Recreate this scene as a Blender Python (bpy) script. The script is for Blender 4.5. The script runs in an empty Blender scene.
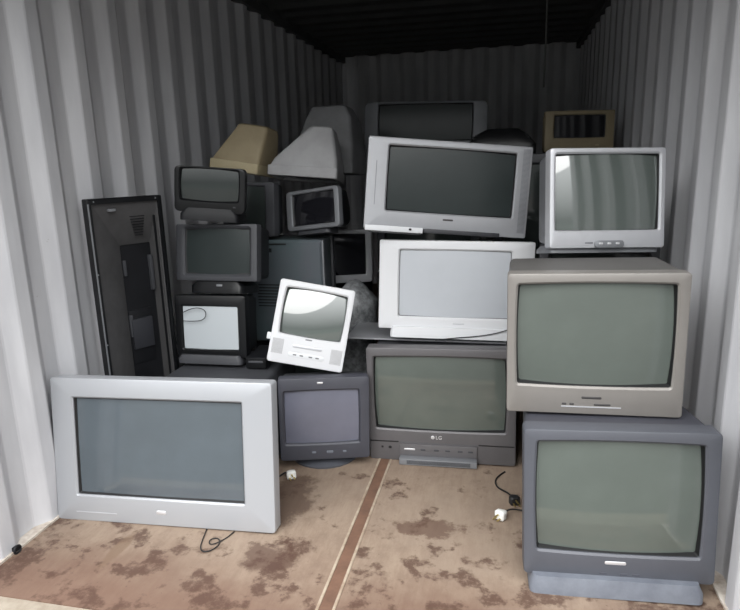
import bpy, bmesh, math, random
from mathutils import Matrix, Vector, Euler, noise
random.seed(7)
sc = bpy.context.scene
COL = sc.collection
R = math.radians

# ------------------------------------------------------------------ materials
def srgb(r, g, b):
    def f(c):
        c /= 255.0
        return c/12.92 if c <= .04045 else ((c+.055)/1.055)**2.4
    return (f(r), f(g), f(b), 1)

def mat(name, col, rough=.5, metal=0, spec=.5, dirt=.12, dirtcol=None, scale=6, bump=0, coat=0, fine=True):
    m = bpy.data.materials.new(name); m.use_nodes = True
    nt = m.node_tree; N = nt.nodes; L = nt.links
    b = N['Principled BSDF']
    b.inputs['Roughness'].default_value = rough
    b.inputs['Metallic'].default_value = metal
    b.inputs['Specular IOR Level'].default_value = spec
    b.inputs['Coat Weight'].default_value = coat
    tc = N.new('ShaderNodeTexCoord')
    n1 = N.new('ShaderNodeTexNoise'); n1.inputs['Scale'].default_value = scale
    n1.inputs['Detail'].default_value = 6; n1.inputs['Roughness'].default_value = .65
    L.new(tc.outputs['Object'], n1.inputs['Vector'])
    rmp = N.new('ShaderNodeValToRGB')
    rmp.color_ramp.elements[0].position = .38; rmp.color_ramp.elements[1].position = .68
    d = dirtcol or tuple(c*.55 for c in col[:3])+(1,)
    mx = N.new('ShaderNodeMix'); mx.data_type = 'RGBA'
    mu = N.new('ShaderNodeMath'); mu.operation = 'MULTIPLY'; mu.inputs[1].default_value = dirt
    L.new(n1.outputs['Fac'], rmp.inputs['Fac']); L.new(rmp.outputs['Color'], mu.inputs[0])
    L.new(mu.outputs[0], mx.inputs['Factor'])
    mx.inputs['A'].default_value = col; mx.inputs['B'].default_value = d
    L.new(mx.outputs['Result'], b.inputs['Base Color'])
    if bump:
        n2 = N.new('ShaderNodeTexNoise'); n2.inputs['Scale'].default_value = 90
        L.new(tc.outputs['Object'], n2.inputs['Vector'])
        bp = N.new('ShaderNodeBump'); bp.inputs['Strength'].default_value = bump
        bp.inputs['Distance'].default_value = .002
        L.new(n2.outputs['Fac'], bp.inputs['Height']); L.new(bp.outputs['Normal'], b.inputs['Normal'])
    return m

def glass(name, col, rough=.07, spec=1.0, dust=.2, dustcol=None):
    m = mat(name, col, rough, 0, spec, dust, dustcol or tuple(min(1, c*1.7) for c in col[:3])+(1,), 4)
    b = m.node_tree.nodes['Principled BSDF']
    b.inputs['Coat Weight'].default_value = .0
    return m

M = dict(
    white=mat('white_plastic', srgb(208, 210, 213), .45, dirt=.25, dirtcol=srgb(190, 190, 190)),
    white2=mat('bright_white_plastic', srgb(208, 209, 212), .4, dirt=.2, dirtcol=srgb(205, 205, 205)),
    silver=mat('silver_plastic', srgb(166, 168, 172), .38, .25, dirt=.25, dirtcol=srgb(160, 163, 170)),
    silver2=mat('pale_silver_plastic', srgb(190, 191, 195), .35, .3, dirt=.25, dirtcol=srgb(160, 163, 168)),
    silverdk=mat('dull_silver_plastic', srgb(124, 126, 130), .45, .2, dirt=.3),
    taupe=mat('taupe_plastic', srgb(133, 129, 125), .42, .2, dirt=.3, dirtcol=srgb(112, 108, 104)),
    taupetop=mat('taupe_housing', srgb(98, 96, 94), .55, dirt=.35),
    blue=mat('blue_grey_plastic', srgb(80, 82, 89), .45, dirt=.3, dirtcol=srgb(62, 64, 69)),
    bluedk=mat('dark_blue_grey_plastic', srgb(68, 69, 77), .5, dirt=.3),
    bluelt=mat('worn_blue_grey_plastic', srgb(112, 117, 126), .5, dirt=.8, dirtcol=srgb(92, 96, 106), scale=14),
    grey=mat('mid_grey_plastic', srgb(98, 96, 98), .42, .15, dirt=.3),
    greydk=mat('dark_grey_plastic', srgb(66, 67, 71), .5, spec=.4, dirt=.35),
    greydk2=mat('charcoal_plastic', srgb(46, 47, 52), .5, dirt=.35),
    black=mat('black_plastic', srgb(20, 21, 24), .5, spec=.3, dirt=.4, dirtcol=srgb(36, 36, 40)),
    blackgl=mat('glossy_black_plastic', srgb(14, 15, 17), .35, spec=.35, dirt=.3, dirtcol=srgb(26, 26, 29)),
    beige=mat('yellowed_beige_plastic', srgb(150, 137, 110), .55, dirt=.5, dirtcol=srgb(112, 100, 76)),
    beigelt=mat('light_beige_plastic', srgb(176, 164, 134), .55, dirt=.4, dirtcol=srgb(140, 126, 95)),
    teal=mat('dark_teal_plastic', srgb(78, 92, 95), .55, dirt=.8, dirtcol=srgb(96, 93, 102), scale=2.5),
    dusty=mat('dusty_white_plastic', srgb(158, 158, 160), .65, dirt=.5, dirtcol=srgb(122, 122, 122)),
    dusty2=mat('dusty_grey_plastic', srgb(118, 119, 121), .7, dirt=.5, dirtcol=srgb(84, 84, 85)),
    mask=mat('screen_surround_black', srgb(18, 18, 20), .5),
    badge=mat('badge_silver', srgb(225, 225, 228), .3, .6),
    dark_badge=mat('badge_dark', srgb(70, 68, 68), .4, .3),
    slope=mat('matt_dark_grey_lining', srgb(74, 73, 74), .7, dirt=.5, scale=12),
    rubber=mat('black_rubber', srgb(20, 20, 22), .6),
    plugw=mat('white_plug_plastic', srgb(240, 240, 236), .4),
    brass=mat('brass_pin', srgb(190, 170, 110), .3, .9),
    sack=mat('crumpled_grey_plastic', srgb(138, 140, 142), .45, dirt=.9, dirtcol=srgb(60, 62, 64), scale=34, bump=.4),
    g_green=glass('green_grey_tube_glass', srgb(84, 91, 86)),
    g_blue=glass('blue_grey_tube_glass', srgb(78, 86, 92)),
    g_violet=glass('violet_grey_tube_glass', srgb(98, 100, 114), .25),
    g_dark=glass('dark_tube_glass', srgb(50, 55, 54), spec=.6),
    g_pale=glass('pale_tube_glass', srgb(176, 180, 186), .35, dust=.3, dustcol=srgb(160, 164, 170)),  # pale grey base with slightly darker blotches over the whole tube face
    g_lcd=glass('pale_flat_screen', srgb(180, 186, 190), .4, dust=.15, dustcol=srgb(175, 180, 184)),
    g_shiny=glass('shiny_green_grey_tube_glass', srgb(78, 86, 82), .04, dust=.1),
    g_black=glass('black_tube_glass', srgb(26, 26, 30)),
)

M['silver3'] = mat('grey_silver_plastic', srgb(164, 165, 169), .4, .25, dirt=.25, dirtcol=srgb(135, 137, 141))
M['g_dim'] = glass('dim_tube_glass', srgb(44, 50, 50), .25, .3)
M['g_shiny'].node_tree.nodes['Principled BSDF'].inputs['IOR'].default_value = 1.85
# ------------------------------------------------------------------ helpers
def link(name, bm, material, parent=None, smooth=False):
    bmesh.ops.remove_doubles(bm, verts=bm.verts, dist=1e-6)
    bmesh.ops.recalc_face_normals(bm, faces=bm.faces)
    me = bpy.data.meshes.new(name); bm.to_mesh(me); bm.free()
    me.materials.append(material)
    for p in me.polygons: p.use_smooth = smooth
    if smooth:
        try: me.set_sharp_from_angle(angle=R(35))
        except Exception: pass
    o = bpy.data.objects.new(name, me); COL.objects.link(o)
    if parent: o.parent = parent
    return o

def loop(x0, x1, z0, z1, r, y, bow=0, k=4, m=6):
    """rounded rectangle of points in the plane y, the same count every time"""
    pts = []; cx, cz = (x0+x1)/2, (z0+z1)/2; hw, hh = (x1-x0)/2, (z1-z0)/2
    r = min(r, hw*.98, hh*.98)
    cor = [(x1-r, z1-r, 0), (x0+r, z1-r, 90), (x0+r, z0+r, 180), (x1-r, z0+r, 270)]
    for i, (ax, az, a0) in enumerate(cor):
        for j in range(k+1):
            a = R(a0+90*j/k); pts.append([ax+r*math.cos(a), az+r*math.sin(a)])
        bx, bz, b0 = cor[(i+1) % 4]
        e0 = pts[-1]; a = R(b0); e1 = [bx+r*math.cos(a), bz+r*math.sin(a)]
        for j in range(1, m):
            t = j/m; pts.append([e0[0]*(1-t)+e1[0]*t, e0[1]*(1-t)+e1[1]*t])
    out = []
    for x, z in pts:
        u = (x-cx)/hw; v = (z-cz)/hh
        fx = 1+bow*(1-min(1, v*v))/hw*abs(u); fz = 1+bow*(1-min(1, u*u))/hh*abs(v)
        out.append(Vector((cx+(x-cx)*fx, y, cz+(z-cz)*fz)))
    return out

def loft(bm, loops, cap0=False, cap1=False):
    rows = [[bm.verts.new(p) for p in l] for l in loops]
    n = len(rows[0])
    for a, b in zip(rows, rows[1:]):
        for i in range(n):
            bm.faces.new((a[i], a[(i+1) % n], b[(i+1) % n], b[i]))
    if cap0: bm.faces.new(rows[0])
    if cap1: bm.faces.new(rows[-1][::-1])
    return rows

def bx(bm, x0, x1, y0, y1, z0, z1, bev=.0):
    r = bmesh.ops.create_cube(bm, size=1)
    vs = r['verts']
    for v in vs:
        v.co = Vector(((x0+x1)/2+v.co.x*(x1-x0), (y0+y1)/2+v.co.y*(y1-y0), (z0+z1)/2+v.co.z*(z1-z0)))
    if bev:
        es = list({e for v in vs for e in v.link_edges})
        bmesh.ops.bevel(bm, geom=es, offset=bev, segments=2, affect='EDGES', profile=.6)

def box(name, m, parent, x0, x1, y0, y1, z0, z1, bev=.002):
    bm = bmesh.new(); bx(bm, x0, x1, y0, y1, z0, z1, bev)
    return link(name, bm, m, parent, smooth=bev > 0)

def tube(name, pts, r, m, parent=None, n=8):
    cu = bpy.data.curves.new(name, 'CURVE'); cu.dimensions = '3D'
    s = cu.splines.new('NURBS'); s.points.add(len(pts)-1)
    for p, q in zip(s.points, pts): p.co = (*q, 1)
    s.use_endpoint_u = True; s.order_u = 3; cu.bevel_depth = r; cu.bevel_resolution = 2; cu.resolution_u = 6
    cu.use_fill_caps = True
    tmp = bpy.data.objects.new(name+'_tmp', cu); COL.objects.link(tmp)
    dg = bpy.context.evaluated_depsgraph_get()
    me = bpy.data.meshes.new_from_object(tmp.evaluated_get(dg))
    bpy.data.objects.remove(tmp); bpy.data.curves.remove(cu)
    me.name = name; me.materials.clear(); me.materials.append(m)
    for p in me.polygons: p.use_smooth = True
    o = bpy.data.objects.new(name, me); COL.objects.link(o)
    if parent: o.parent = parent
    return o

def lathe(name, prof, m, parent, sx=1, sy=1, n=28, c=(0, 0, 0)):
    bm = bmesh.new(); rows = []
    for r_, z in prof:
        rows.append([bm.verts.new((c[0]+sx*r_*math.cos(2*math.pi*i/n), c[1]+sy*r_*math.sin(2*math.pi*i/n), c[2]+z)) for i in range(n)])
    for a, b in zip(rows, rows[1:]):
        for i in range(n): bm.faces.new((a[i], a[(i+1) % n], b[(i+1) % n], b[i]))
    bm.faces.new(rows[0]); bm.faces.new(rows[-1])
    return link(name, bm, m, parent, smooth=True)

def text(name, body, size, m, parent, loc, depth=.0008):
    cu = bpy.data.curves.new(name, 'FONT'); cu.body = body; cu.size = size; cu.extrude = depth
    cu.align_x = 'CENTER'; cu.align_y = 'CENTER'
    tmp = bpy.data.objects.new(name+'_tmp', cu); COL.objects.link(tmp)
    dg = bpy.context.evaluated_depsgraph_get()
    me = bpy.data.meshes.new_from_object(tmp.evaluated_get(dg))
    bpy.data.objects.remove(tmp)
    me.transform(Matrix.Translation(loc) @ Matrix.Rotation(R(90), 4, 'X'))
    me.materials.clear(); me.materials.append(m)
    o = bpy.data.objects.new(name, me); COL.objects.link(o); o.parent = parent
    return o

def tag(o, label, cat, group=None):
    o['label'] = label; o['category'] = cat
    if group: o['group'] = group
    return o

def thing(name, label, cat, p, r=(0, 0, 0)):
    """Empty; r = (yaw, pitch, roll) in degrees"""
    o = bpy.data.objects.new(name, None); COL.objects.link(o)
    o.empty_display_size = .1
    o.location = p; o.rotation_mode = 'YXZ'; o.rotation_euler = (R(r[1]), R(r[2]), R(r[0]))
    return tag(o, label, cat)

def struct(name, bm, m, smooth=False):
    o = link(name, bm, m, None, smooth); o['kind'] = 'structure'; return o

def screen_mesh(x0, x1, z0, z1, y, bulge, bow=0):
    bm = bmesh.new(); nu, nv = 24, 18; g = []
    cx, cz, hw, hh = (x0+x1)/2, (z0+z1)/2, (x1-x0)/2+.004, (z1-z0)/2+.004
    for j in range(nv+1):
        row = []
        for i in range(nu+1):
            u = i/nu*2-1; v = j/nv*2-1
            xx = cx+(hw+bow*(1-v*v))*u; zz = cz+(hh+bow*(1-u*u))*v
            row.append(bm.verts.new((xx, y-bulge*(1-(u*u*.62+v*v*.38)), zz)))
        g.append(row)
    for j in range(nv):
        for i in range(nu): bm.faces.new((g[j][i], g[j][i+1], g[j+1][i+1], g[j+1][i]))
    return bm

def crt(name, label, cat, p, r, w, h, s, D=.4, db=.045, mats=('silver', 'greydk', 'g_green'), rad=.012, bow=.004,
        bulge=.014, rec=.026, hs=((.0, .96, 0, .97), (.42, .9, .03, .93), (.75, .6, .1, .75), (1, .42, .14, .62)),
        lip=.006, sr=.006, surround='mask', sw=.006):
    """a picture-tube set: origin at the bottom middle of the front face, front faces local -y"""
    mb, mh, mg = (M[k] for k in mats)
    root = thing(name, label, cat, p, r)
    x0, x1, z0, z1 = s
    bm = bmesh.new()
    c = .005
    loft(bm, [loop(x0-.002, x1+.002, z0-.002, z1+.002, sr, db, bow),
              loop(-w/2+.008, w/2-.008, .008, h-.008, rad, db),
              loop(-w/2, w/2, 0, h, rad, db-.002),
              loop(-w/2, w/2, 0, h, rad, c),
              loop(-w/2+.0015, w/2-.0015, .0015, h-.0015, rad, c*.3),
              loop(-w/2+c, w/2-c, c, h-c, rad, 0),
              loop(x0-lip, x1+lip, z0-lip, z1+lip, sr+lip, 0, bow),
              loop(x0, x1, z0, z1, sr, lip*.9, bow),
              loop(x0, x1, z0, z1, sr, rec+.012, bow),
              loop(x0-.002, x1+.002, z0-.002, z1+.002, sr, db, bow)])
    link('bezel', bm, mb, root, True)
    bm = bmesh.new()
    loft(bm, [loop(x0+.0005, x1-.0005, z0+.0005, z1-.0005, sr, lip+.004, bow),
              loop(x0+sw, x1-sw, z0+sw, z1-sw, sr, rec-.003, bow),
              loop(x0+sw, x1-sw, z0+sw, z1-sw, sr, rec+.004, bow)])
    link('screen_surround', bm, M[surround], root, True)
    link('screen', screen_mesh(x0, x1, z0, z1, rec, bulge, bow), mg, root, True)
    bm = bmesh.new()
    ls = []
    hs = [q if len(q) == 5 else (*q, 0) for q in hs]
    for t, ws, zl, zh, ox in hs:
        y = db-.004+(D-db)*t
        ls.append(loop(ox-w/2*ws, ox+w/2*ws, h*zl+(.006 if zl == 0 else 0), h*zh, .02, y))
    yb = db-.004+(D-db); t, ws, zl, zh, ox = hs[-1]
    ls.append(loop(ox-w/2*ws+.012, ox+w/2*ws-.012, h*zl+.012, h*zh-.012, .015, yb+.008))
    loft(bm, ls, True, True)
    hz = link('housing', bm, mh, root, True)
    # louvres across the back of the housing
    bm = bmesh.new()
    for i in range(7):
        zz = h*(zl+(zh-zl)*(.2+.1*i))
        bx(bm, ox-w/2*ws*.7, ox+w/2*ws*.7, yb+.006, yb+.0105, zz-.0025, zz+.0025)
    link('vent_grille', bm, M['mask'], hz)
    return root

def badge(root, x, z, w, h, m='badge', y=-.0012, name='badge'):
    bm = bmesh.new()
    loft(bm, [loop(x-w/2, x+w/2, z-h/2, z+h/2, h*.4, .004), loop(x-w/2, x+w/2, z-h/2, z+h/2, h*.4, y+.0006),
              loop(x-w/2+.001, x+w/2-.001, z-h/2+.001, z+h/2-.001, h*.35, y)], True, True)
    return link(name, bm, M[m], root, True)

def foot_base(root, m, x0, x1, y0, y1, zb, zt, name='base', taper=.02):
    bm = bmesh.new()
    a = loop(x0, x1, y0, y1, .02, 0); b = loop(x0+taper, x1-taper, y0+taper*.5, y1-taper, .02, 0)
    def to(l, z): return [Vector((p.x, p.z, z)) for p in l]
    loft(bm, [to(a, zb), to(a, zb+(zt-zb)*.5), to(b, zt)], True, True)
    return link(name, bm, M[m], root, True)

def slats(root, name, m, x0, x1, z0, z1, n, y=-.001, vertical=False):
    bm = bmesh.new()
    for i in range(n):
        if vertical:
            c_ = x0+(x1-x0)*(i+.5)/n; hw = (x1-x0)/n*.25; bx(bm, c_-hw, c_+hw, y, .004, z0, z1)
        else:
            c_ = z0+(z1-z0)*(i+.5)/n; hw = (z1-z0)/n*.25; bx(bm, x0, x1, y, .004, c_-hw, c_+hw)
    return link(name, bm, M[m], root)

# ------------------------------------------------------------------ the container
W, H, Y0, Y1 = 2.35, 2.39, 1.38, 6.51
P = .245

def wall_material():
    m = bpy.data.materials.new('grey_white_container_paint'); m.use_nodes = True
    nt = m.node_tree; N = nt.nodes; L = nt.links; b = N['Principled BSDF']
    b.inputs['Roughness'].default_value = .5
    tc = N.new('ShaderNodeTexCoord')
    mp = N.new('ShaderNodeMapping'); mp.inputs['Scale'].default_value = (6, 6, 1.2)
    L.new(tc.outputs['Object'], mp.inputs['Vector'])
    n1 = N.new('ShaderNodeTexNoise'); n1.inputs['Scale'].default_value = 1.6; n1.inputs['Detail'].default_value = 8
    L.new(mp.outputs['Vector'], n1.inputs['Vector'])
    n2 = N.new('ShaderNodeTexNoise'); n2.inputs['Scale'].default_value = 42; n2.inputs['Detail'].default_value = 3
    L.new(tc.outputs['Object'], n2.inputs['Vector'])
    r1 = N.new('ShaderNodeValToRGB'); e = r1.color_ramp.elements
    e[0].position = .35; e[0].color = srgb(204, 204, 207); e[1].position = .7; e[1].color = srgb(184, 184, 188)
    L.new(n1.outputs['Fac'], r1.inputs['Fac'])
    r2 = N.new('ShaderNodeValToRGB'); e = r2.color_ramp.elements
    e[0].position = .76; e[0].color = (0, 0, 0, 1); e[1].position = .82; e[1].color = (.5, .5, .5, 1)
    L.new(n2.outputs['Fac'], r2.inputs['Fac'])
    mx = N.new('ShaderNodeMix'); mx.data_type = 'RGBA'; mx.inputs['B'].default_value = srgb(120, 112, 104)
    L.new(r1.outputs['Color'], mx.inputs['A']); L.new(r2.outputs['Color'], mx.inputs['Factor'])
    L.new(mx.outputs['Result'], b.inputs['Base Color'])
    return m
MW = wall_material()
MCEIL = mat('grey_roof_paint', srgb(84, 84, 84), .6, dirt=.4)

def corrug(start, y0, y1, dep=.036):
    """profile points (along, offset outward)"""
    pts = []; k = math.floor((y0-start)/P)-1
    while start+k*P < y1+P:
        a = start+k*P
        pts += [(a, dep), (a+.008, dep*.93), (a+.054, dep*.07), (a+.062, 0), (a+.118, 0), (a+.126, dep*.07), (a+.172, dep*.93), (a+.18, dep)]; k += 1
    out = []
    def val(y):
        for (a, va), (b, vb) in zip(pts, pts[1:]):
            if a <= y <= b: return va+(vb-va)*(y-a)/(b-a)
        return dep
    out.append((y0, val(y0))); out += [q for q in pts if y0 < q[0] < y1]; out.append((y1, val(y1)))
    return out

def side_wall(name, x, sgn, start):
    bm = bmesh.new(); prof = corrug(start, Y0, Y1); t = .004
    rows = []
    for off in (0, t):
        lo = [bm.verts.new((x-sgn*(d+off), y, -.02)) for y, d in prof]; hi = [bm.verts.new((x-sgn*(d+off), y, H+.02)) for y, d in prof]
        rows.append((lo, hi))
    n = len(prof)
    for i in range(n-1):
        for lo, hi in rows: bm.faces.new((lo[i], lo[i+1], hi[i+1], hi[i]))
        bm.faces.new((rows[0][1][i], rows[0][1][i+1], rows[1][1][i+1], rows[1][1][i]))
        bm.faces.new((rows[0][0][i], rows[0][0][i+1], rows[1][0][i+1], rows[1][0][i]))
    for i in (0, n-1): bm.faces.new((rows[0][0][i], rows[0][1][i], rows[1][1][i], rows[1][0][i]))
    return struct(name, bm, MW)
side_wall('wall_left', 0, 1, 2.205)
side_wall('wall_right', W, -1, 2.36)

bm = bmesh.new(); prof = corrug(.1, -.05, W+.05); rows = []
for off in (0, .004):
    rows.append(([bm.verts.new((x, Y1+d+off, -.02)) for x, d in prof], [bm.verts.new((x, Y1+d+off, H+.02)) for x, d in prof]))
for i in range(len(prof)-1):
    for lo, hi in rows: bm.faces.new((lo[i], lo[i+1], hi[i+1], hi[i]))
    bm.faces.new((rows[0][1][i], rows[0][1][i+1], rows[1][1][i+1], rows[1][1][i]))
struct('wall_back', bm, MW)

bm = bmesh.new(); prof = corrug(Y0, Y0, Y1+.04, .02); rows = []
for off in (0, .004):
    rows.append(([bm.verts.new((-.04, y, H+d+off)) for y, d in prof], [bm.verts.new((W+.04, y, H+d+off)) for y, d in prof]))
for i in range(len(prof)-1):
    for lo, hi in rows: bm.faces.new((lo[i], lo[i+1], hi[i+1], hi[i]))
struct('ceiling', bm, MCEIL)

def floor_material():
    m = bpy.data.materials.new('stained_plywood_floor'); m.use_nodes = True
    nt = m.node_tree; N = nt.nodes; L = nt.links; b = N['Principled BSDF']
    b.inputs['Roughness'].default_value = .6; b.inputs['Specular IOR Level'].default_value = .3
    tc = N.new('ShaderNodeTexCoord'); ob = tc.outputs['Object']
    def nz(scale, det=6, rough=.6, st=(1, 1, 1), loc=(0, 0, 0)):
        mp = N.new('ShaderNodeMapping'); mp.inputs['Scale'].default_value = st; mp.inputs['Location'].default_value = loc
        L.new(ob, mp.inputs['Vector'])
        n = N.new('ShaderNodeTexNoise'); n.inputs['Scale'].default_value = scale; n.inputs['Detail'].default_value = det
        n.inputs['Roughness'].default_value = rough; L.new(mp.outputs['Vector'], n.inputs['Vector']); return n.outputs['Fac']
    def ramp(f, a, b_):
        r = N.new('ShaderNodeMapRange'); r.inputs['From Min'].default_value = a; r.inputs['From Max'].default_value = b_
        r.interpolation_type = 'SMOOTHSTEP'
        L.new(f, r.inputs['Value']); return r.outputs['Result']
    def mth(op, a, b_):
        n = N.new('ShaderNodeMath'); n.operation = op
        for i, v in enumerate((a, b_)):
            if isinstance(v, (int, float)): n.inputs[i].default_value = v
            else: L.new(v, n.inputs[i])
        return n.outputs[0]
    def mix(fac, a, b_):
        n = N.new('ShaderNodeMix'); n.data_type = 'RGBA'; L.new(fac, n.inputs['Factor'])
        for k, v in (('A', a), ('B', b_)):
            if isinstance(v, tuple): n.inputs[k].default_value = v
            else: L.new(v, n.inputs[k])
        return n.outputs['Result']
    grain = nz(7, 9, .75, (4, .9, 1))
    base = mix(mth('MULTIPLY', ramp(grain, .35, .7), .6), srgb(146, 129, 113), srgb(118, 100, 87))
    base = mix(mth('MULTIPLY', ramp(nz(9, 8, .75), .42, .72), .6), base, srgb(118, 100, 88))
    base = mix(mth('MULTIPLY', ramp(nz(2.2, 4), .45, .7), .5), base, srgb(142, 127, 113))
    sep = N.new('ShaderNodeSeparateXYZ'); L.new(ob, sep.inputs[0])
    # wear band near the sill
    front = ramp(mth('ADD', sep.outputs['Y'], mth('MULTIPLY', nz(3, 5), .55)), 2.08, 1.72)
    base = mix(mth('MULTIPLY', front, .75), base, srgb(98, 72, 60))
    # mud patches with their own outline
    near = ramp(sep.outputs['Y'], 2.3, 1.6)
    th = mth('ADD', nz(6.5, 7, .62, (1, 1, 1), (3.1, .7, 0)), mth('MULTIPLY', near, .085))
    patch = mth('MULTIPLY', ramp(th, .585, .66), ramp(nz(26, 6, .75), .3, .55))
    base = mix(mth('MULTIPLY', patch, .85), base, srgb(76, 55, 46))
    # damp spot beside the seam, left
    def spot(cx, cy, rx, ry, amp, a, b_):
        dx = mth('DIVIDE', mth('SUBTRACT', sep.outputs['X'], cx), rx); dy = mth('DIVIDE', mth('SUBTRACT', sep.outputs['Y'], cy), ry)
        d = mth('SQRT', mth('ADD', mth('MULTIPLY', dx, dx), mth('MULTIPLY', dy, dy)), 0)
        return ramp(mth('ADD', d, mth('MULTIPLY', nz(11, 6, .7), amp)), a, b_)
    base = mix(mth('MULTIPLY', spot(.83, 2.06, .14, .24, 2.2, 2.1, 1.7), .75), base, srgb(84, 66, 56))
    base = mix(mth('MULTIPLY', spot(.92, 1.72, .12, .1, 2.4, 2.2, 1.8), .7), base, srgb(76, 55, 46))
    base = mix(mth('MULTIPLY', spot(1.44, 1.98, .13, .07, 2.2, 2.1, 1.8), .7), base, srgb(84, 62, 52))
    base = mix(mth('MULTIPLY', spot(.36, 1.66, .03, .12, 1.2, 1.6, 1.2), .7), base, srgb(112, 92, 76))
    # fine specks
    base = mix(mth('MULTIPLY', ramp(nz(48, 3), .68, .74), .5), base, srgb(84, 64, 54))
    L.new(base, b.inputs['Base Color'])
    bp = N.new('ShaderNodeBump'); bp.inputs['Strength'].default_value = .25; bp.inputs['Distance'].default_value = .003
    L.new(grain, bp.inputs['Height']); L.new(bp.outputs['Normal'], b.inputs['Normal'])
    return m
MF = floor_material()
bm = bmesh.new(); bx(bm, -.04, W+.04, Y0, Y1+.04, -.03, 0)
struct('floor', bm, MF)
MST = mat('worn_pale_steel', srgb(168, 155, 138), .6, 0, dirt=.8, dirtcol=srgb(130, 108, 90), scale=18)
MRUST = mat('rust_brown_steel', srgb(112, 84, 68), .6, dirt=.6, dirtcol=srgb(78, 58, 48), scale=14)
bm = bmesh.new()
for a in (-.03, .021): bx(bm, 1.175+a, 1.175+a+.009, Y0, Y1, -.002, .003)
struct('trim_1', bm, MST)
bm = bmesh.new(); bx(bm, 1.155, 1.195, Y0, Y1, -.002, .0012)
struct('trim_2', bm, MRUST)
MRAIL = mat('chipped_rail_paint', srgb(206, 198, 188), .6, dirt=.8, dirtcol=srgb(150, 132, 116), scale=22)
for nm, a, b in (('trim_3', -.04, .008), ('trim_4', W-.008, W+.04)):
    bm = bmesh.new(); bx(bm, a, b, Y0, Y1, -.01, .008); struct(nm, bm, MRAIL)
MSILL = mat('pale_sill_paint', srgb(150, 141, 128), .8, spec=.2, dirt=.6, dirtcol=srgb(112, 98, 84), scale=16)
bm = bmesh.new(); bx(bm, -.1, W+.1, Y0-.13, Y0, -.14, -.004); struct('trim_5', bm, MSILL)
bm = bmesh.new(); bx(bm, -.1, W+.1, Y0-.06, Y0+.02, H-.02, H+.12); struct('trim_6', bm, MW)
for nm, a, b in (('trim_7', -.14, -.04), ('trim_8', W+.04, W+.14)):
    bm = bmesh.new(); bx(bm, a, b, Y0-.06, Y0+.02, -.14, H+.12); struct(nm, bm, MW)
for nm, a, b in (('trim_9', -.04, .03), ('trim_10', W-.03, W+.04)):   # top rails
    bm = bmesh.new(); bx(bm, a, b, Y0, Y1, H-.05, H+.01); struct(nm, bm, MCEIL)
# yard outside the door
bm = bmesh.new(); bx(bm, -30, 32, -40, 20, -.3, -.15)
struct('ground', bm, mat('yard_gravel', srgb(84, 82, 79), .9, dirt=.5, scale=2))

# ------------------------------------------------------------------ television sets and monitors
std = ((.0, .97, .0, .985), (.35, .93, .0, .96), (.7, .66, .04, .72), (1, .45, .1, .6))
deep = ((.0, .975, .0, .985), (.62, .93, .0, .975), (.85, .66, .03, .8), (1, .5, .08, .66))

# A silver widescreen, front left
t = crt('widescreen_television', 'large silver widescreen television on the floor at front left, leaning back by the wall', 'television',
        (.447, 1.817, .003), (2.5, -7.9, -.6), .886, .56, (-.352, .326, .103, .484), D=.32, db=.06,
        mats=('silver', 'silverdk', 'g_blue'), bow=.0, bulge=.006, rec=.02, sr=.003, rad=.012,
        hs=((.0, .97, .035, .975), (.3, .9, .07, .93), (.8, .6, .12, .8), (1, .5, .16, .7)))
badge(t, -.006, .052, .04, .014)
box('control_strip', M['silver2'], t, -.36, -.19, -.0015, .003, .034, .037, 0)
box('foot', M['rubber'], t, .36, .425, .012, .05, -.006, .004, .001)
box('foot', M['rubber'], t, -.425, -.36, .012, .05, -.006, .004, .001)

# B blue grey monitor on swivel base
t = crt('computer_monitor', 'blue-grey tube computer monitor on a swivel base, right behind the big silver widescreen', 'monitor',
        (.931, 2.35, .045), (17.1, -1, 1.1), .394, .379, (-.173, .151, .077, .32), D=.36, db=.05,
        mats=('bluedk', 'greydk', 'g_violet'), bow=.002, bulge=.008, rec=.018, rad=.012, sw=.003,
        hs=((.0, .98, .0, .985), (.25, .93, .03, .96), (.65, .72, .1, .8), (1, .55, .14, .62)), surround='bluedk')
badge(t, -.016, .357, .026, .008)
badge(t, .02, .036, .03, .012, 'bluelt', name='button')
badge(t, -.05, .036, .018, .009, 'bluelt', name='button')
badge(t, .085, .036, .016, .009, 'bluelt', name='button')
lathe('swivel_base', [(.15, -.045), (.152, -.037), (.12, -.022), (.07, -.012), (.07, .012)], M['blue'], t, 1, .95, c=(0, .14, 0))

# C grey television with fold-down controls
t = crt('television', 'grey television with opened control flap on the floor in the middle, under the white one', 'television',
        (1.429, 2.483, .004), (1, .3, -.8), .647, .532, (-.291, .279, .153, .489), D=.50, db=.06,
        mats=('grey', 'greydk', 'g_green'), bow=.005, bulge=.016, rec=.026,
        hs=((.0, .97, .0, .957), (.8, .92, .0, .945), (.9, .66, .04, .8), (1, .5, .1, .6)))
box('control_flap', M['silverdk'], t, -.184, .158, -.042, .004, .0, .03, .003)
box('control_panel', M['grey'], t, -.184, .158, -.010, .004, .03, .086, .003)
slats(t, 'flap_grille', 'greydk', -.15, .13, .006, .024, 4, -.0432)
for i, x in enumerate((-.14, -.08, -.02, .03, .085, .13)): badge(t, x, .062, .022 if i else .05, .008, 'badge' if i == 0 else 'greydk', -.0115, 'button')
for a, b in ((-.318, -.19), (.164, .318)): box('groove', M['mask'], t, a, b, -.0012, .003, .089, .094, 0)
badge(t, -.23, .063, .014, .012, 'mask', name='socket'); badge(t, -.265, .063, .01, .01, 'mask', name='socket')
badge(t, -.036, .119, .016, .016, 'badge', -.002, name='emblem')
text('lettering', 'LG', .024, M['badge'], t, (-.009, -.0018, .119))

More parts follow.
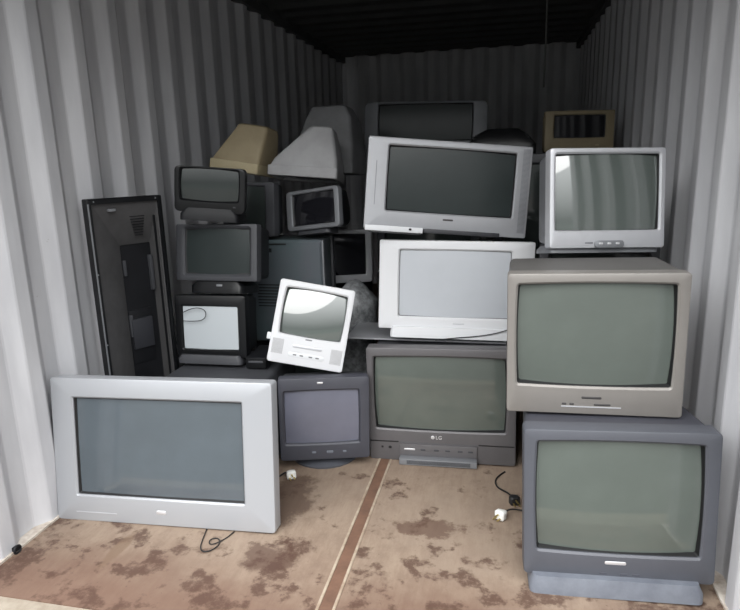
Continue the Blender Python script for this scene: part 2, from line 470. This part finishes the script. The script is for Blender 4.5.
# D dark blue grey television, front right
t = crt('television', 'big dark blue-grey television on the floor at front right, under the taupe one', 'television',
        (2.042, 1.738, .05), (2.3, -3.1, -1.4), .556, .48, (-.238, .233, .085, .44), D=.46, db=.07,
        mats=('blue', 'bluedk', 'g_green'), bow=.005, bulge=.018, rec=.028, rad=.014, hs=deep)
foot_base(t, 'bluelt', -.262, .243, -.03, .33, -.048, .01, 'pedestal', .012)
badge(t, -.005, .054, .062, .011)
for i, x in enumerate((-.04, .02, .055)): badge(t, x, .018, .022, .006, 'bluedk', name='button')

# E taupe television
t = crt('television', 'taupe-silver television with curved screen, stacked on the dark blue-grey one at right', 'television',
        (1.965, 1.9, .519), (.4, -.4, -.9), .529, .456, (-.232, .228, .096, .421), D=.48, db=.06,
        mats=('taupe', 'taupetop', 'g_green'), bow=.004, bulge=.02, rec=.03, rad=.01,
        hs=((.0, .985, .0, .998), (.66, .96, .0, .995), (.86, .66, .03, .8), (1, .5, .08, .66)))
badge(t, -.003, .0565, .06, .008, 'dark_badge')
box('control_strip', M['silver2'], t, -.094, .086, -.0015, .003, .024, .0275, 0)
for x, w_ in ((-.085, .014), (-.062, .014), (.03, .05)): badge(t, x, .034, w_, .007, 'dark_badge', name='button')

# F small silver television top right
t = crt('television', 'small pale silver television on top of the taupe one, beside the right wall', 'television',
        (2.042, 2.292, .998), (14.1, -8.8, 1.1), .417, .355, (-.187, .187, .064, .334), D=.36, db=.055,
        mats=('silver2', 'silverdk', 'g_shiny'), bow=.001, bulge=.018, rec=.024, rad=.01, sw=.004,
        hs=((.0, .98, .03, .985), (.35, .95, .06, .96), (.75, .7, .14, .8), (1, .5, .2, .66)))
foot_base(t, 'silverdk', -.2, .2, .02, .2, -.016, .012, 'pedestal', .012)
badge(t, .006, .014, .105, .026, 'silverdk', -.008, 'control_panel')
for x in (-.025, .005, .035): badge(t, x, .016, .014, .007, 'badge', -.0095, 'button')
badge(t, -.066, .019, .03, .006, 'silverdk', name='socket')

# G beige monitor far right
t = crt('computer_monitor', 'beige tube monitor far back on the right, above the small silver television', 'monitor',
        (2.082, 3.7, 1.35), (8.7, -2.7, .5), .383, .225, (-.14, .144, .077, .201), D=.3, db=.04,
        mats=('beige', 'beige', 'g_black'), bow=.001, bulge=.006, rec=.014, hs=std, rad=.008)
badge(t, .1, .035, .02, .008, 'beigelt', name='button')

# H silver widescreen on the white one
t = crt('widescreen_television', 'silver widescreen television tilted to the right, on top of the white one in the middle', 'television',
        (1.428, 2.643, 1.012), (14.3, -6.5, 5.4), .71, .392, (-.265, .288, .083, .36), D=.42, db=.07,
        mats=('silver3', 'silverdk', 'g_dim'), bow=.001, bulge=.01, rec=.02, rad=.008,
        hs=((.0, .97, .08, .985), (.4, .9, .17, .95), (.75, .65, .24, .8), (1, .5, .28, .66)))
slats(t, 'speaker_grille', 'silverdk', -.3165, -.3135, .01, .385, 1, -.0008)
slats(t, 'speaker_grille', 'silverdk', .314, .346, .02, .38, 70, -.0006)
box('control_strip', M['white'], t, -.35, -.10, -.03, .01, -.008, .016, .004)
box('dark_grille', M['greydk2'], t, -.095, .235, -.022, .01, -.004, .014, .003)
badge(t, -.155, .006, .012, .009, 'mask', -.0325, 'button')
badge(t, .009, .057, .045, .008, 'dark_badge')
foot_base(t, 'silverdk', -.33, -.1, .01, .12, -.014, .035, 'pedestal', .012)

# I white widescreen
t = crt('widescreen_television', 'bright white widescreen television with pale screen, on top of the grey one', 'television',
        (1.471, 2.612, .583), (5.9, -5.1, 1.8), .674, .396, (-.248, .239, .057, .354), D=.42, db=.07,
        mats=('white2', 'white', 'g_pale'), bow=.001, bulge=.008, rec=.016, rad=.006, sw=.003, surround='dusty2',
        hs=((.0, .97, .05, .96), (.55, .9, .12, .88), (.85, .7, .18, .8), (1, .5, .22, .66)))
foot_base(t, 'white2', -.283, .283, -.018, .09, -.036, .012, 'pedestal', .006)
foot_base(t, 'white', -.2, .2, .14, .32, -.012, .05, 'rear_foot', .01)
badge(t, .02, .03, .05, .007, 'silver2')
tube('cable', [(.27, -.022, .03), (.2, -.024, .0), (.1, -.022, -.02), (.0, -.022, -.03), (-.08, -.024, -.042)], .0022, M['rubber'], t)

# J small white television, tilted
t = crt('portable_television', 'small white television tilted on its corner on top of the blue-grey monitor', 'television',
        (.838, 2.395, .457), (16, -15, 12.2), .334, .367, (-.133, .138, .131, .334), D=.31, db=.05,
        mats=('white2', 'white', 'g_shiny'), bow=.004, bulge=.024, rec=.03, rad=.012, sw=.003, surround='dusty2',
        hs=((.0, .97, .02, .985), (.3, .9, .08, .94), (.7, .6, .3, .8), (1, .45, .38, .66)))
slats(t, 'speaker_grille', 'dusty', -.155, -.105, .04, .105, 12, vertical=True)
slats(t, 'speaker_grille', 'dusty', .105, .155, .03, .095, 12, vertical=True)
badge(t, .0, .083, .13, .014, 'silver2', name='cassette_slot'); badge(t, 0, .045, .16, .022, 'white', name='control_panel')
for x in (-.05, -.02, .02, .05): badge(t, x, .045, .016, .006, 'dusty2', -.0022, 'button')
badge(t, 0, .118, .03, .006, 'silverdk')
box('side_knob', M['white'], t, -.185, -.163, .01, .04, .095, .125, .004)

# L small black television at the top of the left stack
t = crt('portable_television', 'small black television at the very top of the left stack', 'television',
        (.397, 2.5, 1.121), (13.1, -1.6, 5.1), .312, .2, (-.128, .125, .055, .189), D=.27, db=.05,
        mats=('blackgl', 'black', 'g_dark'), bow=.003, bulge=.012, rec=.018, rad=.022, sw=.003,
        hs=((.0, .97, .03, .98), (.4, .9, .06, .92), (.75, .65, .12, .75), (1, .5, .2, .6)))
foot_base(t, 'black', -.13, .13, -.012, .18, -.036, .02, 'pedestal', .02)
badge(t, .03, .014, .05, .006, 'silverdk'); badge(t, .11, .03, .012, .006, 'greydk', name='button')

# M grey framed set in the left stack
t = crt('computer_monitor', 'charcoal tube monitor with wide frame in the left stack, directly under the small black television', 'monitor',
        (.4, 2.5, .813), (-1.6, -9.5, -.1), .405, .258, (-.158, .165, .032, .238), D=.3, db=.05,
        mats=('greydk', 'black', 'g_dim'), bow=.001, bulge=.008, rec=.018, rad=.006, lip=.01,
        hs=((.0, .97, .03, .98), (.5, .92, .04, .95), (.8, .7, .12, .8), (1, .55, .2, .66)))
foot_base(t, 'blackgl', -.13, .13, .0, .2, -.056, .01, 'stand', .03)
badge(t, .017, -.02, .03, .01, 'silverdk', -.001, 'stand_button')

# N black monitor with pale screen and a loop of cable
t = crt('computer_monitor', 'black monitor with pale grey screen and a thin wire loop hanging on it, left stack', 'monitor',
        (.38, 2.435, .468), (2.5, -5, .3), .341, .286, (-.137, .132, .035, .237), D=.3, db=.05,
        mats=('blackgl', 'black', 'g_lcd'), bow=0, bulge=.004, rec=.012, rad=.008, sw=.002,
        hs=((.0, .97, .03, .98), (.5, .92, .05, .95), (.8, .7, .12, .8), (1, .55, .2, .66)))
foot_base(t, 'greydk', -.16, .15, -.02, .1, -.028, .012, 'stand', .012)
loopw = tube('wire_loop', [(-.137, -.006, .203), (-.09, -.008, .226), (-.045, -.008, .232), (-.012, -.008, .215), (-.02, -.008, .18), (-.06, -.008, .166), (-.133, -.006, .168)], .0018, M['rubber'])
loopw.rotation_mode = 'YXZ'; loopw.location = t.location; loopw.rotation_euler = t.rotation_euler.copy()
tag(loopw, 'thin black wire looped over the upper left of the pale grey screen', 'wire')

# O large black set under the left stack
t = crt('television', 'large black television on the floor under the left stack, only its top showing', 'television',
        (.455, 2.2, .0), (0, 0, 0), .49, .428, (-.2, .2, .08, .39), D=.6, db=.06,
        mats=('greydk', 'greydk', 'g_dark'), rad=.01,
        hs=((.0, .97, .0, .985), (.8, .96, .0, .99), (.92, .7, .04, .8), (1, .5, .1, .6)))
slats(t, 'tuning_strip', 'silverdk', -.22, .22, .404, .408, 1)

# recorder filling the gap by the tilted set
t = thing('video_recorder', 'black video recorder on the big black television, left of the tilted white television', 'video recorder', (.615, 2.42, .43), (3, 0, 0))
box('body', M['black'], t, -.06, .035, 0, .2, 0, .05, .003)
box('front_panel', M['blackgl'], t, -.058, .033, -.004, .002, .006, .046, .001)
badge(t, -.012, .032, .07, .01, 'greydk', -.0055, 'cassette_slot')

# K gutted back of a flat set against the left wall
yaw = math.degrees(math.atan2(2.44-2.15, .205-.055))
t = thing('flat_television', 'tall black hollow television casing standing on end against the left wall', 'television', (.052, 2.14, 0), (yaw, 0, 0))
wK, hK = .335, 1.207
bm = bmesh.new()
loft(bm, [loop(.03, wK-.03, .06, hK-.03, .004, .035), loop(0, wK, 0, hK, .006, .035), loop(0, wK, 0, hK, .006, 0),
          loop(.003, wK-.003, .003, hK-.003, .006, -.002), loop(.018, wK-.016, .018, hK-.022, .004, -.002), loop(.018, wK-.016, .018, hK-.022, .004, .012)])
link('frame', bm, M['blackgl'], t, True)
bm = bmesh.new()
loft(bm, [loop(.018, wK-.016, .018, hK-.022, .004, .012), loop(.04, wK-.018, .10, hK-.045, .006, .014), loop(.17, wK-.02, .2, hK-.21, .006, .10)])
link('inner_slope', bm, M['slope'], t, True)
bm = bmesh.new(); loft(bm, [loop(.17, wK-.02, .2, hK-.21, .006, .10), loop(.172, wK-.022, .202, hK-.212, .006, .103)], False, True)
bx(bm, .175, wK-.05, .098, .104, .45, .7, .002)
link('rear_panel', bm, M['black'], t, True)
bm = bmesh.new()
for i in range(9): bx(bm, .19+.005*i, wK-.07, .03+i*.004, .034+i*.004, hK-.075-i*.012, hK-.071-i*.012)
link('vent_grille', bm, M['black'], t)
bm = bmesh.new(); bx(bm, .002, .008, -.004, 0, .3, hK-.02); link('edge_strip', bm, M['silverdk'], t)
box('bracket', M['greydk'], t, .172, .186, .09, .1, .86, .93, .002)
box('bracket', M['greydk'], t, .172, .188, .09, .1, .58, .68, .002)
box('bracket', M['greydk'], t, wK-.04, wK-.026, .08, .1, .78, .94, .002)
box('label_plate', M['silverdk'], t, .09, .12, .0, .016, hK-.055, hK-.045, .001)
box('circuit_cover', M['greydk2'], t, .18, wK-.055, .086, .1, .52, .66, .004)
for x, z in ((.03, hK-.012), (wK-.03, hK-.012), (.012, .9), (.012, .6)): badge(t, x, z, .006, .006, 'silverdk', -.0035, 'screw')

# back row: stacks that carry what shows above the front sets
def support(p, w, h, D, label, m=('greydk', 'black', 'g_dark'), yaw=0):
    return crt('television', label, 'television', p, (yaw, 0, 0), w, h, (-w*.42, w*.42, h*.18, h*.92), D=D, mats=m, db=.05,
               hs=((.0, .97, .0, .99), (.8, .95, .0, .99), (.92, .7, .04, .8), (1, .5, .1, .6)))
support((.575, 2.98, 0), .43, .40, .5, 'black television on the floor, hidden under the dark teal casing', yaw=0)
support((.68, 3.5, 0), .34, .62, .4, 'black television on the floor behind the dark teal casing')
support((1.2, 3.85, 0), .66, .62, .55, 'dark television on the floor behind the middle stack')
support((1.2, 3.88, .622), .66, .605, .55, 'dark television in the hidden row, under the dim silver-grey one')
support((1.94, 3.25, 0), .62, .68, .75, 'dark television on the floor behind the right-hand stack')
support((1.94, 3.26, .682), .62, .66, .75, 'dark television in the hidden row, under the beige monitor')
support((2.06, 2.58, 0), .46, .49, .5, 'dark television on the floor behind the taupe one')
support((2.06, 2.58, .492), .46, .48, .42, 'dark television behind the taupe one, under the small silver one')

# T dark teal casing with its back to us
t = thing('television', 'large dark teal and grey television turned away, its back above the tilted white television', 'television', (.58, 2.9, .402), (0, 0, 0))
bm = bmesh.new()
loft(bm, [loop(-.2, .195, .015, .535, .01, 0), loop(-.212, .207, .004, .547, .012, .012), loop(-.212, .207, .004, .547, .012, .16), loop(-.205, .2, .01, .54, .01, .17)], True, True)
link('housing', bm, M['teal'], t, True)
box('edge_strip', M['silverdk'], t, .2075, .2165, .0, .02, .005, .545, .002)
box('bezel', M['greydk'], t, -.222, .217, .17, .215, 0, .552, .008)
box('handle_slot', M['mask'], t, -.09, .02, -.002, .004, .522, .53, 0)
box('socket', M['mask'], t, -.085, -.06, -.002, .004, .485, .505, 0)
bm = bmesh.new()
for i in range(8): bx(bm, -.15, .12, -.0015, .003, .2+i*.016, .206+i*.016)
link('vent_grille', bm, M['mask'], t)

# Q grey monitor behind the small black television
t = crt('computer_monitor', 'dark grey monitor partly hidden behind the small black television, under the beige one', 'monitor',
        (.40, 2.9, .972), (-10, -3, .9), .31, .27, (-.125, .1, .03, .248), D=.2, db=.05,
        mats=('greydk', 'greydk2', 'g_dark'), rad=.012, bow=.001, bulge=.006, rec=.012, hs=std)
# S monitor with thin silver frame
t = crt('computer_monitor', 'black monitor with thin silver-edged frame, tilted, under the two pale face-down monitors', 'monitor',
        (.748, 2.9, 1.006), (-18, -9, -7), .32, .2, (-.125, .13, .022, .182), D=.22, db=.035,
        mats=('silverdk', 'black', 'g_black'), rad=.02, bow=.0, bulge=.01, rec=.016, lip=.004,
        hs=((.0, .97, .03, .98), (.4, .9, .05, .95), (.75, .7, .12, .8), (1, .55, .2, .66)))
foot_base(t, 'greydk', -.12, .08, .02, .12, -.022, .03, 'stand', .01)
# U dark monitor rotated, grey frame
t = crt('computer_monitor', 'dark screened monitor with grey frame lying askew between the teal casing and the white widescreen', 'monitor',
        (.80, 3.26, .66), (30, -5, 2), .34, .3, (-.14, .135, .045, .275), D=.25, db=.04,
        mats=('silver2', 'greydk', 'g_black'), rad=.012, bow=.001, bulge=.006, rec=.012, hs=std)
# W dim silver-grey television
t = crt('television', 'dim silver-grey television at the back, rising behind the tilted silver widescreen', 'television',
        (1.165, 4.0, 1.272), (2.3, -4.3, 1.4), .787, .423, (-.302, .3, .182, .408), D=.5, db=.06,
        mats=('silverdk', 'greydk', 'g_dim'), rad=.04, bow=.002, bulge=.01, rec=.02, hs=std)

# face-down monitors on top (screen down, back up)
def facedown(label, x, y, z, w, h, D, rot, mats, hs, db=.05):
    t = crt('computer_monitor', label, 'monitor', (0, 0, 0), (0, 0, 0), w, h, (-w*.42, w*.42, h*.16, h*.9), D=D, db=db, mats=mats, rad=.012, hs=hs, bulge=.008, rec=.012)
    # centre of the face footprint goes to (x, y, z); rot = (yaw, lean, tilt)
    Rm = Matrix.Rotation(R(rot[0]), 4, 'Z') @ Matrix.Rotation(R(rot[2]), 4, 'Y') @ Matrix.Rotation(R(90+rot[1]), 4, 'X')
    Tm = Matrix.Translation((x, y, z)) @ Rm @ Matrix.Translation((0, 0, -h/2))
    t.rotation_mode = 'XYZ'; t.matrix_world = Tm
    return t
facedown('yellowed beige tube monitor lying face down at the top left of the heap', .372, 2.97, 1.285, .262, .27, .235, (-3, -6, 9), ('beigelt', 'beige', 'g_black'),
         ((.0, .98, .03, .97, 0), (.15, .93, .06, .94, .005), (.9, .66, .2, .8, .045), (1, .62, .22, .78, .045)))
facedown('pale dusty monitor lying face down, on top of the silver-framed one', .70, 2.99, 1.245, .345, .27, .25, (6, -8, 5), ('dusty', 'dusty', 'g_black'),
         ((.0, .97, .03, .97, 0), (.2, .9, .06, .94, .01), (.7, .55, .2, .9, .05), (1, .34, .3, .84, .07)))
facedown('larger grey dusty monitor lying face down behind the smaller pale one', .71, 3.38, 1.26, .36, .32, .36, (-3, -3, 0), ('dusty2', 'dusty2', 'g_black'),
         ((.0, .97, .03, .97, 0), (.3, .92, .06, .94, .01), (.8, .72, .2, .85, .03), (1, .55, .3, .8, .03)))

# crumpled grey sack in the gap
bm = bmesh.new(); nseg, nh = 28, 22; rows = []
for j in range(nh+1):
    t_ = j/nh; row = []
    for i in range(nseg):
        a = 2*math.pi*i/nseg
        rr = (.112+.01*math.sin(t_*9))*(1-.8*max(0, t_-.86)/.14*.9)
        v = Vector((math.cos(a)*rr*.95, math.sin(a)*rr, t_*.72))
        nn = noise.noise(v*22)*.012+noise.noise(v*60)*.006
        row.append(bm.verts.new((v.x*(1+nn/rr), v.y*(1+nn/rr), v.z+(nn if 0 < j else 0))))
    rows.append(row)
for a, b in zip(rows, rows[1:]):
    for i in range(nseg): bm.faces.new((a[i], a[(i+1) % nseg], b[(i+1) % nseg], b[i]))
bm.faces.new(rows[0]); bm.faces.new(rows[-1])
o = link('plastic_sack', bm, M['sack'], None, True); o.location = (.93, 3.0, 0)
tag(o, 'crumpled mottled grey plastic sack between the tilted small white television and the white widescreen', 'sack')

# board under the white widescreen
o = box('board', M['silver3'], None, .965, 1.7, 2.64, 2.92, .519, .526, .001)
tag(o, 'flat grey board lying on the grey television, under the white widescreen', 'board')

# X black louvred cover
t = thing('television_cover', 'black louvred television back cover lying behind the tilted silver widescreen, at the back', 'television part', (1.66, 3.29, 1.343), (0, 0, 0))
bm = bmesh.new()
def hl(l, z): return [Vector((p.x, p.z, z)) for p in l]
loft(bm, [hl(loop(-.18, .17, -.02, .15, .03, 0), 0), hl(loop(-.18, .17, -.02, .15, .03, 0), .05), hl(loop(-.14, .13, .0, .14, .03, 0), .10), hl(loop(-.08, .08, .02, .12, .03, 0), .13)], True, True)
link('cover', bm, M['blackgl'], t, True)
bm = bmesh.new()
for i in range(5): bx(bm, -.17+.008*i, .16-.008*i, -.026+.007*i, -.005+.007*i, .03+.016*i, .037+.016*i)
link('louvres', bm, M['black'], t)

# ------------------------------------------------------------------ small things on the floor
def plug(name, label, x, y, z, yaw, m, cable):
    t = thing(name, label, 'plug', (x, y, z), (yaw, 0, 0))
    bm = bmesh.new()
    loft(bm, [loop(-.014, .014, -.012, .014, .006, -.018), loop(-.02, .02, -.017, .018, .008, -.012), loop(-.02, .02, -.017, .018, .008, .004), loop(-.009, .009, -.008, .008, .006, .026)], True, True)
    link('plug_body', bm, m, t, True)
    for dx, dz in ((-.009, -.006), (.009, -.006), (0, .008)): box('pin', M['brass'], t, dx-.003, dx+.003, -.038, -.016, dz-.0015, dz+.0015, 0)
    tube('cord', cable, .0032, M['rubber'], t)
    return t
plug('power_plug', 'white power plug on the floor just left of the dark blue-grey television', 1.693, 2.086, .018, -35, M['plugw'],
     [(0, .022, 0), (.0, .05, .004), (.03, .09, -.008), (.09, .12, -.01), (.14, .22, -.012), (.06, .33, -.013), (.0, .37, -.013)])
plug('power_plug', 'black power plug on the floor beside the dark blue-grey television, behind the white plug', 1.742, 2.2, .018, 20, M['rubber'],
     [(0, .022, 0), (.0, .06, -.004), (-.03, .12, -.012), (-.01, .2, -.013), (.05, .24, -.013)])
plug('power_plug', 'cream power plug on the floor in front of the blue-grey monitor base', .805, 2.245, .018, 30, M['plugw'],
     [(0, .022, 0), (-.02, .03, .0), (-.05, .02, -.012), (-.08, .0, -.014), (-.1, -.06, -.014)])
o = tube('power_cord', [(.62, 1.83, .004), (.63, 1.79, .004), (.648, 1.72, .004), (.672, 1.695, .004), (.70, 1.71, .004), (.712, 1.75, .004), (.69, 1.785, .004), (.66, 1.77, .004), (.68, 1.73, .006), (.72, 1.78, .004), (.73, 1.83, .004)], .0022, M['rubber'])
bpy.context.view_layer.update(); A_ = bpy.data.objects['widescreen_television']; o.parent = A_; o.matrix_parent_inverse = A_.matrix_world.inverted()
# hanging strap, lashing ring, bolt
o = tube('hanging_strap', [(1.93, 4.6, H-.002), (1.932, 4.6, 2.1), (1.928, 4.6, 1.8)], .006, mat('grey_strap', srgb(120, 120, 118), .7))
tag(o, 'thin grey strap hanging from the roof at the back', 'strap')
t = thing('lashing_ring', 'small dark lashing ring at the foot of the left wall', 'ring', (.016, 1.58, .014), (0, 0, 0))
bm = bmesh.new()
for i in range(20):
    for j in range(8):
        a, b = 2*math.pi*i/20, 2*math.pi*j/8
        bm.verts.new((.004*math.sin(b), (.014+.004*math.cos(b))*math.cos(a), (.014+.004*math.cos(b))*math.sin(a)))
bm.verts.ensure_lookup_table()
for i in range(20):
    for j in range(8):
        q = lambda i, j: bm.verts[(i % 20)*8+j % 8]
        bm.faces.new((q(i, j), q(i+1, j), q(i+1, j+1), q(i, j+1)))
link('ring', bm, M['black'], t, True)
box('ring_plate', M['black'], t, -.014, .0, -.01, .01, -.006, .01, .001)

# ------------------------------------------------------------------ light
w = bpy.data.worlds.new('overcast'); sc.world = w; w.use_nodes = True
N = w.node_tree.nodes; L = w.node_tree.links
tc = N.new('ShaderNodeTexCoord'); sp = N.new('ShaderNodeSeparateXYZ'); L.new(tc.outputs['Generated'], sp.inputs[0])
cr = N.new('ShaderNodeValToRGB'); e = cr.color_ramp.elements
e[0].position = .0; e[0].color = (.10, .11, .105, 1); e[1].position = .95; e[1].color = (1.0, 1.01, 1.02, 1)
for p_, c_ in ((.07, .09), (.14, .18), (.32, .40), (.6, .75)):
    k_ = e.new(p_); k_.color = (c_*.98, c_, c_*1.01, 1)
L.new(sp.outputs['Z'], cr.inputs['Fac'])
bg = N['Background']; bg.inputs['Strength'].default_value = 3.4
L.new(cr.outputs['Color'], bg.inputs['Color'])

# the brightest part of the overcast, high over the yard in front of the open end
sl = bpy.data.lights.new('hazy_sun', 'SUN'); so = bpy.data.objects.new('hazy_sun', sl); COL.objects.link(so)
sl.energy = 2.2; sl.angle = R(75); sl.color = (1, .99, .97)
so.rotation_euler = (R(36), 0, R(-4)); so.location = (1, -6, 8)

# ------------------------------------------------------------------ camera
cam = bpy.data.cameras.new('camera'); co = bpy.data.objects.new('camera', cam); COL.objects.link(co)
r_ = Vector((.97685, .21224, -.0267)); u_ = Vector((-.02288, .22774, .97345)); b_ = Vector((.21268, -.95031, .22733))
co.matrix_world = Matrix(((r_.x, u_.x, b_.x, 1.67745), (r_.y, u_.y, b_.y, 0), (r_.z, u_.z, b_.z, 1.31524), (0, 0, 0, 1)))
cam.sensor_width = 36; cam.lens = 29.435; cam.clip_start = .05
sc.camera = co
sc.view_settings.view_transform = 'Standard'; sc.view_settings.look = 'None'
sc.view_settings.gamma = 1; sc.view_settings.exposure = .5
